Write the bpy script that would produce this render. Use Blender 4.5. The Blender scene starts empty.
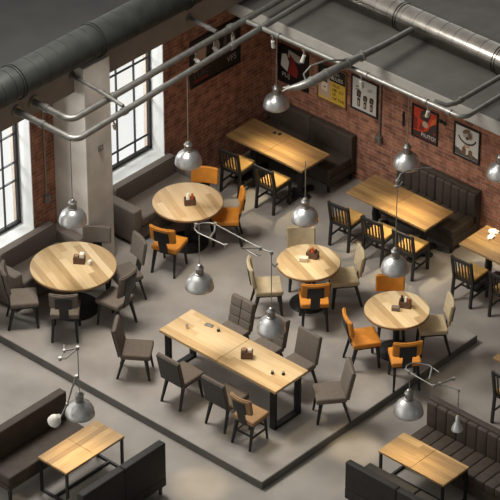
import bpy, bmesh, math, random
from mathutils import Vector, Matrix
random.seed(7)
SC = bpy.context.scene
COL = SC.collection
R = math.radians
PI = math.pi
LOW = -0.12            # lower floor level; the dais top is z = 0

# ------------------------------------------------------------------ materials
def lin(h):
    h = h.lstrip('#')
    c = [int(h[i:i+2], 16)/255 for i in (0, 2, 4)]
    return tuple(x/12.92 if x <= .04045 else ((x+.055)/1.055)**2.4 for x in c) + (1,)

def mat(name, col, rough=.6, metal=0., var=.0, scale=6., bump=0., bscale=60., spec=.5, col2=None, stretch=None, emit=None, estr=0.):
    m = bpy.data.materials.new(name); m.use_nodes = True
    nt = m.node_tree; N = nt.nodes; L = nt.links
    b = N['Principled BSDF']
    c = lin(col) if isinstance(col, str) else col
    b.inputs['Base Color'].default_value = c
    b.inputs['Roughness'].default_value = rough
    b.inputs['Metallic'].default_value = metal
    b.inputs['Specular IOR Level'].default_value = spec
    if emit:
        b.inputs['Emission Color'].default_value = lin(emit); b.inputs['Emission Strength'].default_value = estr
    tc = N.new('ShaderNodeTexCoord')
    if var or col2:
        n = N.new('ShaderNodeTexNoise'); n.inputs['Scale'].default_value = scale; n.inputs['Detail'].default_value = 5
        if stretch:
            mp = N.new('ShaderNodeMapping'); mp.inputs['Scale'].default_value = stretch
            L.new(tc.outputs['Object'], mp.inputs['Vector']); L.new(mp.outputs[0], n.inputs['Vector'])
        else:
            L.new(tc.outputs['Object'], n.inputs['Vector'])
        r = N.new('ShaderNodeValToRGB')
        r.color_ramp.elements[0].position = .3; r.color_ramp.elements[1].position = .7
        lo = lin(col2) if col2 else tuple(x*(1-var) for x in c[:3])+(1,)
        hi = c if col2 else tuple(min(1, x*(1+var)) for x in c[:3])+(1,)
        r.color_ramp.elements[0].color = lo; r.color_ramp.elements[1].color = hi
        L.new(n.outputs['Fac'], r.inputs['Fac']); L.new(r.outputs['Color'], b.inputs['Base Color'])
    if bump:
        n2 = N.new('ShaderNodeTexNoise'); n2.inputs['Scale'].default_value = bscale; n2.inputs['Detail'].default_value = 3
        L.new(tc.outputs['Object'], n2.inputs['Vector'])
        bp = N.new('ShaderNodeBump'); bp.inputs['Strength'].default_value = bump; bp.inputs['Distance'].default_value = .01
        L.new(n2.outputs['Fac'], bp.inputs['Height']); L.new(bp.outputs['Normal'], b.inputs['Normal'])
    return m

def wood(name, cols, width, angle=0., rough=.45, seed=0., pw=.46, gw=.62):
    """planks running along local x (turned by angle), each plank its own tone, with grain"""
    m = bpy.data.materials.new(name); m.use_nodes = True
    nt = m.node_tree; N = nt.nodes; L = nt.links
    b = N['Principled BSDF']; b.inputs['Roughness'].default_value = rough
    tc = N.new('ShaderNodeTexCoord'); mp = N.new('ShaderNodeMapping')
    mp.inputs['Rotation'].default_value = (0, 0, -angle); mp.inputs['Location'].default_value = (seed*.37, seed*.013, 0)
    L.new(tc.outputs['Object'], mp.inputs['Vector'])
    sx = N.new('ShaderNodeSeparateXYZ'); L.new(mp.outputs[0], sx.inputs[0])
    def mth(op, a, v=None):
        n = N.new('ShaderNodeMath'); n.operation = op
        if hasattr(a, 'links'): L.new(a, n.inputs[0])
        else: n.inputs[0].default_value = a
        if v is not None:
            if hasattr(v, 'links'): L.new(v, n.inputs[1])
            else: n.inputs[1].default_value = v
        return n.outputs[0]
    row = mth('FLOOR', mth('DIVIDE', sx.outputs['Y'], width))
    offs = mth('MULTIPLY', mth('FRACT', mth('MULTIPLY', row, .371)), 1.9)
    seg = mth('FLOOR', mth('DIVIDE', mth('ADD', sx.outputs['X'], offs), 1.35))
    cmb = N.new('ShaderNodeCombineXYZ'); L.new(row, cmb.inputs[0]); L.new(seg, cmb.inputs[1]); cmb.inputs[2].default_value = seed
    wn = N.new('ShaderNodeTexWhiteNoise'); L.new(cmb.outputs[0], wn.inputs['Vector'])
    gm = N.new('ShaderNodeMapping'); gm.inputs['Scale'].default_value = (2.2, 26, 4); L.new(mp.outputs[0], gm.inputs['Vector'])
    ad = N.new('ShaderNodeVectorMath'); ad.operation = 'ADD'; L.new(gm.outputs[0], ad.inputs[0]); L.new(wn.outputs['Color'], ad.inputs[1])
    ns = N.new('ShaderNodeTexNoise'); ns.inputs['Scale'].default_value = 1.4; ns.inputs['Detail'].default_value = 5; L.new(ad.outputs[0], ns.inputs['Vector'])
    fac = mth('ADD', mth('MULTIPLY', wn.outputs['Value'], pw), mth('MULTIPLY', ns.outputs['Fac'], gw))
    r = N.new('ShaderNodeValToRGB'); e = r.color_ramp.elements
    e[0].position = .12; e[0].color = lin(cols[0]); e[1].position = .95; e[1].color = lin(cols[2])
    k = e.new(.5); k.color = lin(cols[1])
    L.new(fac, r.inputs['Fac']); L.new(r.outputs['Color'], b.inputs['Base Color'])
    return m

def brick(name, axes):
    m = bpy.data.materials.new(name); m.use_nodes = True
    nt = m.node_tree; N = nt.nodes; L = nt.links
    b = N['Principled BSDF']; b.inputs['Roughness'].default_value = .9; b.inputs['Specular IOR Level'].default_value = .2
    tc = N.new('ShaderNodeTexCoord'); sx = N.new('ShaderNodeSeparateXYZ'); cb = N.new('ShaderNodeCombineXYZ')
    L.new(tc.outputs['Object'], sx.inputs[0])
    L.new(sx.outputs[axes[0]], cb.inputs[0]); L.new(sx.outputs[axes[1]], cb.inputs[1])
    # slightly uneven courses
    nz = N.new('ShaderNodeTexNoise'); nz.inputs['Scale'].default_value = 9; L.new(tc.outputs['Object'], nz.inputs['Vector'])
    sc = N.new('ShaderNodeVectorMath'); sc.operation = 'SCALE'; sc.inputs['Scale'].default_value = .016; L.new(nz.outputs['Color'], sc.inputs[0])
    ad = N.new('ShaderNodeVectorMath'); ad.operation = 'ADD'; L.new(cb.outputs[0], ad.inputs[0]); L.new(sc.outputs[0], ad.inputs[1])
    br = N.new('ShaderNodeTexBrick'); L.new(ad.outputs[0], br.inputs['Vector'])
    br.inputs['Scale'].default_value = 1.0; br.inputs['Brick Width'].default_value = .175; br.inputs['Row Height'].default_value = .062
    br.inputs['Mortar Size'].default_value = .0055; br.inputs['Mortar Smooth'].default_value = .3; br.inputs['Bias'].default_value = -.1
    br.inputs['Color1'].default_value = lin('#a8725b'); br.inputs['Color2'].default_value = lin('#835747'); br.inputs['Mortar'].default_value = lin('#a4917f')
    # blotches of darker, sooty bricks
    n2 = N.new('ShaderNodeTexNoise'); n2.inputs['Scale'].default_value = 7.; n2.inputs['Detail'].default_value = 6; L.new(tc.outputs['Object'], n2.inputs['Vector'])
    r = N.new('ShaderNodeValToRGB'); r.color_ramp.elements[0].position = .34; r.color_ramp.elements[1].position = .6
    r.color_ramp.elements[0].color = (.5, .46, .44, 1); r.color_ramp.elements[1].color = (1.1, 1.05, 1., 1)
    L.new(n2.outputs['Fac'], r.inputs['Fac'])
    mx = N.new('ShaderNodeMix'); mx.data_type = 'RGBA'; mx.blend_type = 'MULTIPLY'; mx.inputs['Factor'].default_value = .8
    L.new(br.outputs['Color'], mx.inputs['A']); L.new(r.outputs['Color'], mx.inputs['B'])
    L.new(mx.outputs['Result'], b.inputs['Base Color'])
    bp = N.new('ShaderNodeBump'); bp.inputs['Strength'].default_value = .7; bp.inputs['Distance'].default_value = .012; bp.invert = True
    L.new(br.outputs['Fac'], bp.inputs['Height']); L.new(bp.outputs['Normal'], b.inputs['Normal'])
    return m

def glass(name):
    m = bpy.data.materials.new(name); m.use_nodes = True
    nt = m.node_tree; N = nt.nodes; L = nt.links
    for n in list(N):
        if n.type == 'BSDF_PRINCIPLED': N.remove(n)
    t = N.new('ShaderNodeBsdfTransparent'); t.inputs[0].default_value = (.97, .98, .98, 1)
    g = N.new('ShaderNodeBsdfGlossy'); g.inputs['Roughness'].default_value = .05
    mx = N.new('ShaderNodeMixShader'); mx.inputs[0].default_value = .06
    L.new(t.outputs[0], mx.inputs[1]); L.new(g.outputs[0], mx.inputs[2])
    L.new(mx.outputs[0], N['Material Output'].inputs['Surface'])
    return m

M = dict(
    floor=mat('polished_concrete', '#9e978f', .45, col2='#827c74', scale=1.3, bump=.05, bscale=25, spec=.4),
    dais=mat('dais_concrete', '#a59e96', .48, col2='#8a837b', scale=1.6, bump=.05, bscale=25, spec=.35),
    kerb=mat('kerb_metal', '#5f5c57', .6, var=.15, scale=4),
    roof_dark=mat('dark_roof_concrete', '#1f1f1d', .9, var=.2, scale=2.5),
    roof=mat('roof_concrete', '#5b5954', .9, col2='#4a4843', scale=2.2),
    band=mat('slab_edge_concrete', '#8c8880', .85, var=.08, scale=5),
    beam=mat('beam_plaster', '#83766a', .9, var=.08, scale=4),
    column=mat('column_plaster', '#d3ccc1', .9, col2='#b5ada2', scale=2.4),
    white=mat('white_reveal', '#ecece8', .8, var=.03, scale=8),
    outer=mat('outer_stone', '#cdb9a6', .9, var=.15, scale=10),
    brick_l=brick('brick_left', ('Y', 'Z')), brick_r=brick('brick_right', ('X', 'Z')),
    black=mat('black_metal', '#1c1b1a', .5, var=.1, scale=20),
    blackwood=mat('black_wood', '#262320', .55, var=.2, scale=20),
    steel=mat('brushed_steel', '#c6c5c2', .36, .85, var=.12, scale=14, bump=.04, bscale=40),
    steel_in=mat('lamp_enamel', '#d8d4cc', .5),
    socket=mat('socket_metal', '#8f8c86', .4, .75, var=.15, scale=20),
    pipe=mat('pipe_steel', '#7f7d77', .42, .75, var=.2, scale=9),
    duct_d=mat('dark_duct', '#2c2e2b', .55, .5, var=.25, scale=5),
    duct=mat('bright_duct', '#7c7770', .26, 1., var=.2, scale=5),
    groove=mat('duct_seam', '#3b3a37', .5, .6),
    greybrown=mat('grey_brown_fabric', '#6f655c', .9, var=.1, scale=40, bump=.1, bscale=300, spec=.2),
    chairgrey=mat('grey_chair_fabric', '#71675d', .9, var=.1, scale=30, bump=.1, bscale=300, spec=.2),
    chairgrey2=mat('warm_grey_fabric', '#665b51', .9, var=.1, scale=30, bump=.1, bscale=300, spec=.2),
    chairback=mat('charcoal_back_fabric', '#4b4844', .9, var=.12, scale=30, bump=.1, bscale=300, spec=.2),
    orange=mat('orange_leather', '#cc8430', .55, var=.12, scale=10, bump=.05, bscale=120, spec=.3),
    ochre=mat('ochre_seat', '#b48d50', .6, var=.1, scale=14, spec=.3),
    beige=mat('beige_leather', '#b9a888', .7, var=.1, scale=10, spec=.25),
    tan=mat('tan_leather', '#9a7a58', .7, var=.12, scale=10, spec=.25),
    darksofa=mat('dark_sofa_leather', '#463d35', .62, var=.15, scale=10, spec=.25),
    darksofa2=mat('charcoal_sofa_leather', '#2c2926', .6, var=.15, scale=10, spec=.25),
    tuft=mat('tufted_brown_leather', '#463d35', .62, var=.15, scale=10, spec=.25),
    wood_round=wood('round_table_oak', ('#977a53', '#bda177', '#d8c29c'), .105, R(-20), seed=1, pw=.66, gw=.5),
    wood_round2=wood('round_table_ash', ('#a1835e', '#bd9f78', '#d2bb97'), .09, R(-24), seed=5, pw=.66, gw=.5),
    wood_long=wood('long_table_oak', ('#a07e51', '#c0a071', '#d4b98e'), .085, 0, seed=2, pw=.66, gw=.5),
    wood_dark=wood('booth_table_oak', ('#644a33', '#856640', '#a98a55'), .1, 0, seed=3),
    wood_low=wood('low_table_oak', ('#7a5e3c', '#a3804f', '#c2a06a'), .09, 0, seed=4),
    wood_low_y=wood('low_table_oak_crosswise', ('#7a5e3c', '#a3804f', '#c2a06a'), .09, R(90), seed=6),
    edge=mat('table_edge_oak', '#8d6a43', .6, var=.2, scale=12),
    boxwood=mat('caddy_wood', '#5b4334', .7, var=.2, scale=25),
    paper=mat('white_paper', '#e4ded3', .8, var=.04, scale=30),
    cream=mat('cream_paper', '#cfc3ae', .8, var=.05, scale=30),
    redjar=mat('red_jar', '#a5482c', .4),
    darkglass=mat('dark_glass', '#2d2622', .15),
    p_black=mat('poster_black', '#141312', .5), p_white=mat('poster_white', '#cfcdc5', .55), p_pale=mat('poster_pale_grey', '#a9a59c', .55),
    p_red=mat('poster_red', '#c23a1c', .55), p_crim=mat('poster_crimson', '#7d241e', .55), p_org=mat('poster_orange', '#d9692c', .55),
    p_yel=mat('poster_yellow', '#c9a437', .55), p_skin=mat('poster_beige', '#b59a83', .55), p_brown=mat('poster_brown', '#75583f', .55),
    p_dark=mat('poster_dark_brown', '#3a2a24', .55), p_grey=mat('poster_grey', '#55524d', .55),
    bulb=mat('warm_bulb', '#fff0d0', .4, emit='#ffd9a0', estr=9.),
    glass=glass('window_glass'),
)

# ------------------------------------------------------------------ mesh tools
class MB:
    def __init__(s): s.bm = bmesh.new()
    def _add(s, b, mtx=None, mi=0):
        if mtx is not None: bmesh.ops.transform(b, matrix=mtx, verts=b.verts)
        for f in b.faces: f.material_index = mi
        t = bpy.data.meshes.new('t'); b.to_mesh(t); b.free(); s.bm.from_mesh(t); bpy.data.meshes.remove(t)
        return s
    def box(s, c, d, bev=0., rot=None, seg=2, mi=0, taper=None):
        b = bmesh.new(); bmesh.ops.create_cube(b, size=1)
        for v in b.verts:
            k = 1.
            if taper and v.co.z < 0: k = taper
            v.co = Vector((v.co.x*d[0]*k, v.co.y*d[1]*k, v.co.z*d[2]))
        if bev > 0:
            bmesh.ops.bevel(b, geom=b.edges[:], offset=min(bev, min(d)*.49), segments=seg, affect='EDGES', profile=.6)
        mt = Matrix.Translation(c)
        if rot is not None: mt = mt @ (rot if isinstance(rot, Matrix) else Matrix.Rotation(rot, 4, 'Z'))
        return s._add(b, mt, mi)
    def cyl(s, p, q, r, r2=None, n=14, mi=0):
        p, q = Vector(p), Vector(q); d = q-p
        b = bmesh.new(); bmesh.ops.create_cone(b, cap_ends=True, segments=n, radius1=r, radius2=r if r2 is None else r2, depth=d.length)
        mt = Matrix.Translation((p+q)/2) @ d.to_track_quat('Z', 'Y').to_matrix().to_4x4()
        return s._add(b, mt, mi)
    def bar(s, p, q, w, h=None, w2=None, mi=0):
        """square section leg from p (top) to q (bottom), tapering to w2"""
        h = h or w; p, q = Vector(p), Vector(q); d = q-p; k = (w2/w) if w2 else 1
        b = bmesh.new(); bmesh.ops.create_cube(b, size=1)
        for v in b.verts:
            f = k if v.co.z > 0 else 1
            v.co = Vector((v.co.x*w*f, v.co.y*h*f, v.co.z*d.length))
        up = 'Y'
        mt = Matrix.Translation((p+q)/2) @ d.to_track_quat('Z', up).to_matrix().to_4x4()
        return s._add(b, mt, mi)
    def tube(s, pts, r, n=10, mi=0):
        pts = [Vector(p) for p in pts]; b = bmesh.new(); rings = []
        up = Vector((0, 0, 1)); prevx = None
        for i, p in enumerate(pts):
            if i == 0: t = pts[1]-p
            elif i == len(pts)-1: t = p-pts[i-1]
            else: t = (pts[i+1]-p).normalized()+(p-pts[i-1]).normalized()
            t.normalize()
            if prevx is None:
                a = up if abs(t.z) < .9 else Vector((1, 0, 0)); x = t.cross(a).normalized()
            else: x = (prevx-t*prevx.dot(t)).normalized()
            prevx = x; y = t.cross(x)
            rr = r[i] if isinstance(r, (list, tuple)) else r
            rings.append([b.verts.new(p+(x*math.cos(2*PI*k/n)+y*math.sin(2*PI*k/n))*rr) for k in range(n)])
        for i in range(len(rings)-1):
            for k in range(n):
                b.faces.new((rings[i][k], rings[i][(k+1) % n], rings[i+1][(k+1) % n], rings[i+1][k]))
        b.faces.new(rings[0][::-1]); b.faces.new(rings[-1])
        bmesh.ops.recalc_face_normals(b, faces=b.faces)
        return s._add(b, None, mi)
    def lathe(s, prof, n=32, mtx=None, mi=0, cap=True):
        """prof: list of (r, z) revolved about z"""
        b = bmesh.new(); rings = []
        for r, z in prof:
            if r < 1e-5: rings.append([b.verts.new((0, 0, z))])
            else: rings.append([b.verts.new((r*math.cos(2*PI*k/n), r*math.sin(2*PI*k/n), z)) for k in range(n)])
        for a, c in zip(rings, rings[1:]):
            for k in range(n):
                j = (k+1) % n
                if len(a) == 1 and len(c) == 1: continue
                if len(a) == 1: b.faces.new((a[0], c[j], c[k]))
                elif len(c) == 1: b.faces.new((a[k], a[j], c[0]))
                else: b.faces.new((a[k], a[j], c[j], c[k]))
        if cap:
            if len(rings[0]) > 1: b.faces.new(rings[0][::-1])
            if len(rings[-1]) > 1: b.faces.new(rings[-1])
        bmesh.ops.recalc_face_normals(b, faces=b.faces)
        return s._add(b, mtx, mi)
    def poly(s, pts, depth, axis_fn, mi=0):
        """outline pts (u, v) extruded by depth; axis_fn(u, v, d) gives 3D"""
        b = bmesh.new()
        f0 = [b.verts.new(axis_fn(u, v, 0)) for u, v in pts]; f1 = [b.verts.new(axis_fn(u, v, depth)) for u, v in pts]
        b.faces.new(f0); b.faces.new(f1[::-1])
        n = len(pts)
        for k in range(n): b.faces.new((f0[k], f0[(k+1) % n], f1[(k+1) % n], f1[k]))
        bmesh.ops.recalc_face_normals(b, faces=b.faces)
        return s._add(b, None, mi)
    def build(s, name, mats, parent=None, smooth=True):
        me = bpy.data.meshes.new(name); s.bm.to_mesh(me); s.bm.free()
        for m in (mats if isinstance(mats, (list, tuple)) else [mats]): me.materials.append(m)
        if smooth:
            for p in me.polygons: p.use_smooth = True
            me.set_sharp_from_angle(angle=R(38))
        o = bpy.data.objects.new(name, me); COL.objects.link(o)
        if parent is not None: o.parent = parent
        return o

def tag(o, label, cat, group=None):
    o['label'] = label; o['category'] = cat
    if group: o['group'] = group
    return o
def thing(name, label, cat, loc=(0, 0, 0), rz=0., group=None):
    o = bpy.data.objects.new(name, None); COL.objects.link(o)
    o.empty_display_size = .1; o.location = loc; o.rotation_euler = (0, 0, rz)
    return tag(o, label, cat, group)
def struct(o): o['kind'] = 'structure'; return o
def dup(root, label, loc, rz, group=None):
    r = root.copy(); COL.objects.link(r); r.location = loc; r.rotation_euler = (0, 0, rz); r['label'] = label
    if group: r['group'] = group
    for ch in list(root.children):
        c = ch.copy(); COL.objects.link(c); c.parent = r
        for g in list(ch.children):
            d = g.copy(); COL.objects.link(d); d.parent = c
    return r
def arc(c, r, a0, a1, n, z=None):
    return [(c[0]+r*math.cos(a0+(a1-a0)*k/n), c[1]+r*math.sin(a0+(a1-a0)*k/n), c[2] if z is None else z) for k in range(n+1)]

# ------------------------------------------------------------------ room shell
struct(MB().box((4.5, -5.0, LOW-.05), (11, 12.4, .1)).build('floor', M['floor'], smooth=False))
d = struct(MB().box((2.68, -4.135, LOW/2), (5.92, 4.40, .12), .004).build('floor_dais', M['dais'], smooth=False))
k = MB()
k.box((2.68, -6.337, LOW/2-.002), (5.94, .012, .112)); k.box((5.643, -4.135, LOW/2-.002), (.012, 4.41, .112))
struct(k.build('trim_1', M['kerb'], smooth=False))

WX0, WX1 = -.38, 0.
WIN = [(-6.3, -4.86), (-3.9, -2.2)]
ZS, ZT = .65, 2.88
w = MB()
def wl(y0, y1, z0, z1): w.box(((WX0+WX1)/2, (y0+y1)/2, (z0+z1)/2), (WX1-WX0, y1-y0, z1-z0))
wl(-7.6, WIN[0][0], LOW, 3.29); wl(WIN[0][1], WIN[1][0], LOW, 3.29); wl(WIN[1][1], .5, LOW, 3.29)
for a, b_ in WIN: wl(a, b_, LOW, ZS); wl(a, b_, ZT, 3.29)
struct(w.build('wall_left', M['brick_l'], smooth=False))
struct(MB().box((4.6, .31, (2.69+LOW)/2), (9.2, .38, 2.69-LOW)).build('wall_right', M['brick_r'], smooth=False))
# left roof, its edge beam, the column under it
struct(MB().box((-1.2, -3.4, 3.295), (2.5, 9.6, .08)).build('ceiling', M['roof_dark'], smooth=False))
struct(MB().box((.226, -3.55, 3.117), (.448, 8.1, .434)).build('beam', M['beam'], smooth=False))
struct(MB().box((.32, -4.17, 1.665), (.64, .5, 3.33), .006).build('column', M['column'], smooth=False))
# right roof slab with its pale front edge
struct(MB().box((4.9, 1.0, 2.785), (9.3, 4.18, .188)).build('ceiling_slab', M['roof'], smooth=False))
struct(MB().box((4.9, -1.106, 2.785), (9.3, .03, .2), .004).build('trim_2', M['band'], smooth=False))
# windows
def window(n, y0, y1, ys, zs):
    t = bpy.data.objects.new('window_%d' % n, None); COL.objects.link(t); struct(t)
    m = MB(); th = .014
    m.box((-.135, y1-th/2, (ZS+ZT)/2), (.266, th, ZT-ZS)); m.box((-.135, y0+th/2, (ZS+ZT)/2), (.266, th, ZT-ZS))
    m.build('window_reveal', M['white'], t, False)
    MB().box((-.12, (y0+y1)/2, ZS+.012), (.29, y1-y0-.03, .024), .004).build('window_sill', M['white'], t, False)
    m = MB(); m.box((-.327, y1-.02, (ZS+ZT)/2), (.1, .03, ZT-ZS)); m.build('outer_reveal', M['outer'], t, False)
    f = MB(); x = -.27; W = .03
    f.box((x, y1-.04, (ZS+ZT)/2+.02), (.05, .04, ZT-ZS-.05)); f.box((x, y0+.04, (ZS+ZT)/2+.02), (.05, .05, ZT-ZS-.05))
    f.box((x, (y0+y1)/2, ZS+.05), (.05, y1-y0-.04, .05)); f.box((x, (y0+y1)/2, ZT-.02), (.05, y1-y0-.04, .04))
    for y in ys: f.box((x, y, (ZS+ZT)/2), (.03, .016, ZT-ZS-.06))
    for z in zs: f.box((x, (y0+y1)/2, z), (.032, y1-y0-.05, .014))
    fo = f.build('window_frame', M['black'], t, False)
    MB().box((x-.004, (y0+y1)/2, (ZS+ZT)/2), (.006, y1-y0-.05, ZT-ZS-.06)).build('pane', M['glass'], fo, False)
window(1, WIN[0][0], WIN[0][1], [-5.16, -5.52, -5.88], [1.40, 1.70, 2.16])
window(2, WIN[1][0], WIN[1][1], [-2.54, -2.9, -3.26, -3.6], [.93, 1.56, 2.22])

# ------------------------------------------------------------------ ducts and pipes
def duct(name, label, p, q, r, m, every, flanges):
    p, q = Vector(p), Vector(q); Ld = (q-p).length
    t = thing(name, label, 'duct', p)
    mt = (q-p).to_track_quat('Z', 'Y').to_matrix().to_4x4()
    prof = []; z = 0
    while z < Ld:
        prof += [(r, z), (r, min(Ld, z+every-.012)), (r*.975, min(Ld, z+every-.008)), (r*.975, min(Ld, z+every-.003))]; z += every
    pr = []
    for a in prof:
        if not pr or a[1] > pr[-1][1]+1e-6: pr.append(a)
    db = MB().lathe(pr, 36, mt).build('duct_body', m, t)
    for z in flanges:
        MB().lathe([(r*.98, z-.035), (r*1.06, z-.035), (r*1.06, z-.012), (r*1.0, z-.01), (r*1.0, z+.01), (r*1.06, z+.012), (r*1.06, z+.035), (r*.98, z+.035)], 36, mt, cap=False).build('flange', m, db)
    return t
dl = duct('ventilation_duct', 'dark round ventilation duct along the left roof edge above the windows', (.47, -7.6, 3.575), (.47, 1.3, 3.575), .238, M['duct_d'], .21, [2.05, 3.55, 5.3])
dr = duct('ventilation_duct', 'bright galvanised ventilation duct lying on the grey slab over the brick wall', (.62, -.06, 3.08), (8.6, -.06, 3.08), .198, M['duct'], .235, [2.0, 3.77, 5.5])
tag(MB().box((2.33, .3, 2.93), (.1, .09, .1), .01).box((2.33, .3, 3.02), (.05, .05, .1), .008).build('junction_box', M['socket']), 'small dark junction box behind the bright galvanised duct', 'box')

def lift(p):      # the pipe grid hangs 10 cm above z = 3.0, its left ends set in the roof beam
    return (.452 if abs(p[0]-.252) < .003 else p[0]+.109, p[1]-.10, p[2]+.10)
def pipe(label, pts, r, couplings=(), flange=None, name='conduit_pipe', m='pipe'):
    pts = [lift(p) for p in pts]; couplings = [(lift(c), d_) for c, d_ in couplings]
    if flange: flange = (lift((.252,)+tuple(flange[0][1:])), flange[1])
    t = thing(name, label, 'pipe', pts[0]); o = Vector(pts[0])
    P = [Vector(p)-o for p in pts]
    pb = MB().tube(P, r, 14).build('pipe_run', M[m], t)
    for c, dr_ in couplings:
        c = Vector(c)-o; dr_ = Vector(dr_).normalized()*.035
        MB().cyl(c-dr_, c+dr_, r*1.3).build('coupling', M[m], pb)
    if flange:
        c = Vector(flange[0])-o; dd = Vector(flange[1])*.02
        MB().cyl(c, c+dd, r*2).build('flange', M[m], t)
    return t
Z = 3.0
pipe('lower steel pipe on the left that turns the corner above the front window and pillar',
     [(.252, -5.42, Z), (1.33, -5.42, Z)]+arc((1.33, -5.29, Z), .13, -PI/2, 0, 6)+[(1.20, .3, Z)], .044,
     [((.85, -5.42, Z), (1, 0, 0)), ((1.422, -4.45, Z), (0, 1, 0)), ((1.32, -2.2, Z), (0, 1, 0))], ((.25, -5.42, Z), (1, 0, 0)))
pipe('upper steel pipe on the left running inside the lower one to the back corner',
     [(.252, -5.10, Z), (.93, -5.10, Z)]+arc((.93, -4.97, Z), .13, -PI/2, 0, 6)+[(.92, .3, Z)], .047,
     [((.6, -5.10, Z), (1, 0, 0)), ((1.045, -4.3, Z), (0, 1, 0)), ((.97, -1.85, Z), (0, 1, 0))], ((.25, -5.10, Z), (1, 0, 0)))
pipe('thin branch pipe from the left beam across both long pipes beside the white pillar',
     [(.252, -4.36, Z+.085), (.95, -4.40, Z+.085), (1.30, -4.44, Z+.075), (1.40, -4.45, Z+.07)], .028, [((.95, -4.40, Z+.085), (1, 0, 0))], ((.25, -4.36, Z+.085), (1, 0, 0)))
pipe('thin branch pipe from the left beam in front of the large black poster',
     [(.252, -2.03, Z), (.90, -2.06, Z)], .03, [((.75, -2.05, Z), (1, 0, 0))], ((.25, -2.03, Z), (1, 0, 0)))
pipe('long steel pipe parallel to the right wall above the framed posters',
     [(1.02, -1.56, Z), (4.78, -1.53, Z)]+arc((4.78, -1.40, Z), .13, -PI/2, 0, 6)+[(4.915, -.22, Z)], .036,
     [((1.6, -1.556, Z), (1, 0, 0)), ((3.2, -1.543, Z), (1, 0, 0)), ((4.25, -1.535, Z), (1, 0, 0)), ((4.66, -1.53, Z), (1, 0, 0))])
pipe('short branch pipe from the bright duct to the right end of the long wall pipe',
     [(4.60, -.22, Z), (4.58, -1.30, Z), (4.52, -1.42, Z), (4.36, -1.48, Z+.02)], .036, [((4.58, -1.2, Z), (0, 1, 0))])
# flexible hose with a cable loop
hz = Vector(lift((2.92, -.24, 3.04)))
t = thing('exhaust_hose', 'grey jointed hose hanging over the slab edge in front of the yellow poster', 'hose', hz)
hp = [(2.92, -.24, 3.04), (2.93, -.8, 3.06), (2.94, -1.34, 3.10), (2.93, -1.62, 3.11), (2.88, -2.0, 3.08), (2.82, -2.24, 3.04), (2.72, -2.37, 2.99), (2.62, -2.44, 2.95)]
hp = [Vector(lift(p))-hz for p in hp]
hb = MB().tube(hp, [.045, .045, .05, .06, .065, .065, .055, .035], 14).build('hose_body', M['pipe'], t)
for k_ in (2, 3, 4, 5):
    dd = (hp[k_+1]-hp[k_-1]).normalized()*.02
    MB().cyl(hp[k_]-dd, hp[k_]+dd, .078).build('clamp', M['pipe'], hb)
nz = MB()
for dx, dy, dz, r in ((-.10, -.04, -.02, .022), (-.08, -.08, -.05, .02), (-.06, .02, .01, .02)):
    nz.tube([hp[-1]-Vector((-.05, -.02, -.02)), hp[-1]+Vector((dx*.5, dy*.4, dz*.3)), hp[-1]+Vector((dx, dy, dz))], [.03, r, r*.6], 10)
nz.build('nozzle', M['pipe'], t)
lp = [hp[3]+Vector((.0, .0, .05)), hp[4]+Vector((-.06, .05, .17)), hp[5]+Vector((-.10, .10, .17)), hp[5]+Vector((-.16, .02, .05)), hp[5]+Vector((-.05, -.02, -.06))]
MB().tube(lp, .014, 8).build('cable', M['pipe'], t)

# small track spotlights hanging from the pipes
def spot(x, y, z, tilt, rz, label):
    t = thing('track_spotlight', label, 'spotlight', lift((x, y, z)), rz, 'small spotlights clipped to the pipes')
    MB().cyl((0, 0, 0), (0, 0, -.09), .012, n=8).lathe([(.03, -.012), (.03, .012)], 12).build('stem', M['socket'], t)
    rt = Matrix.Translation((0, 0, -.11)) @ Matrix.Rotation(tilt, 4, 'X')
    MB().lathe([(.02, .02), (.026, .015), (.032, -.10), (.027, -.10), (.025, -.085), (0, -.085)], 18, rt).build('spot_head', M['p_pale'], t)
spot(1.385, -4.62, Z-.036, .5, .3, 'small pale spotlight on the lower pipe beside the pillar')
spot(1.02, -2.62, Z-.042, .8, -1.2, 'small pale spotlight on the pipe over the left edge of the big black poster')
spot(1.0, -2.22, Z-.042, .6, -.5, 'small pale spotlight on the pipe over the middle of the big black poster')
spot(.965, -1.80, Z-.042, .5, .6, 'small pale spotlight on the pipe over the right edge of the big black poster')
spot(1.50, -1.556, Z-.036, .3, .3, 'small spotlight on the wall pipe left of the first poster past the corner')
spot(2.08, -1.552, Z-.036, .3, 2.6, 'small spotlight on the wall pipe between black poster and yellow poster')
spot(3.12, -1.544, Z-.036, .2, .3, 'small grey spotlight on the wall pipe over the white tool poster')
spot(4.30, -1.534, Z-.036, .4, .9, 'small spotlight on the wall pipe over the red poster')

# ------------------------------------------------------------------ wall items
def conduit(label, pts, box_c, box_d):
    t = thing('wall_conduit', label, 'conduit', pts[0]); o = Vector(pts[0])
    MB().tube([Vector(p)-o for p in pts], .014, 10).build('conduit_tube', M['socket'], t)
    MB().box(Vector(box_c)-o, box_d, .008).build('outlet_box', M['socket'], t)
conduit('grey conduit with outlet box on the brick pier between front window and pillar', [(.017, -4.62, 2.9), (.017, -4.62, 1.1)], (.03, -4.62, 1.08), (.06, .09, .12))
conduit('grey conduit with outlet box on the brick wall right of the tool poster', [(2.14, .10, 2.6), (2.14, .10, .8)], (2.14, .085, .77), (.1, .07, .12))
tag(MB().box((.652, -4.15, 1.955), (.024, .09, .1), .012).cyl((.655, -4.15, 1.955), (.69, -4.15, 1.955), .022).build('light_switch', M['socket']), 'dark round light switch on the face of the pillar', 'switch')
hk = MB()
hk.box((3.26, .105, 1.53), (.05, .03, .05), .008).box((3.33, .105, 1.52), (.05, .03, .05), .008).box((3.295, .113, 1.525), (.12, .014, .02), .003)
tag(hk.build('coat_hook', M['black']), 'small black double hook between the red poster and the hat poster', 'hook')
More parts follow.
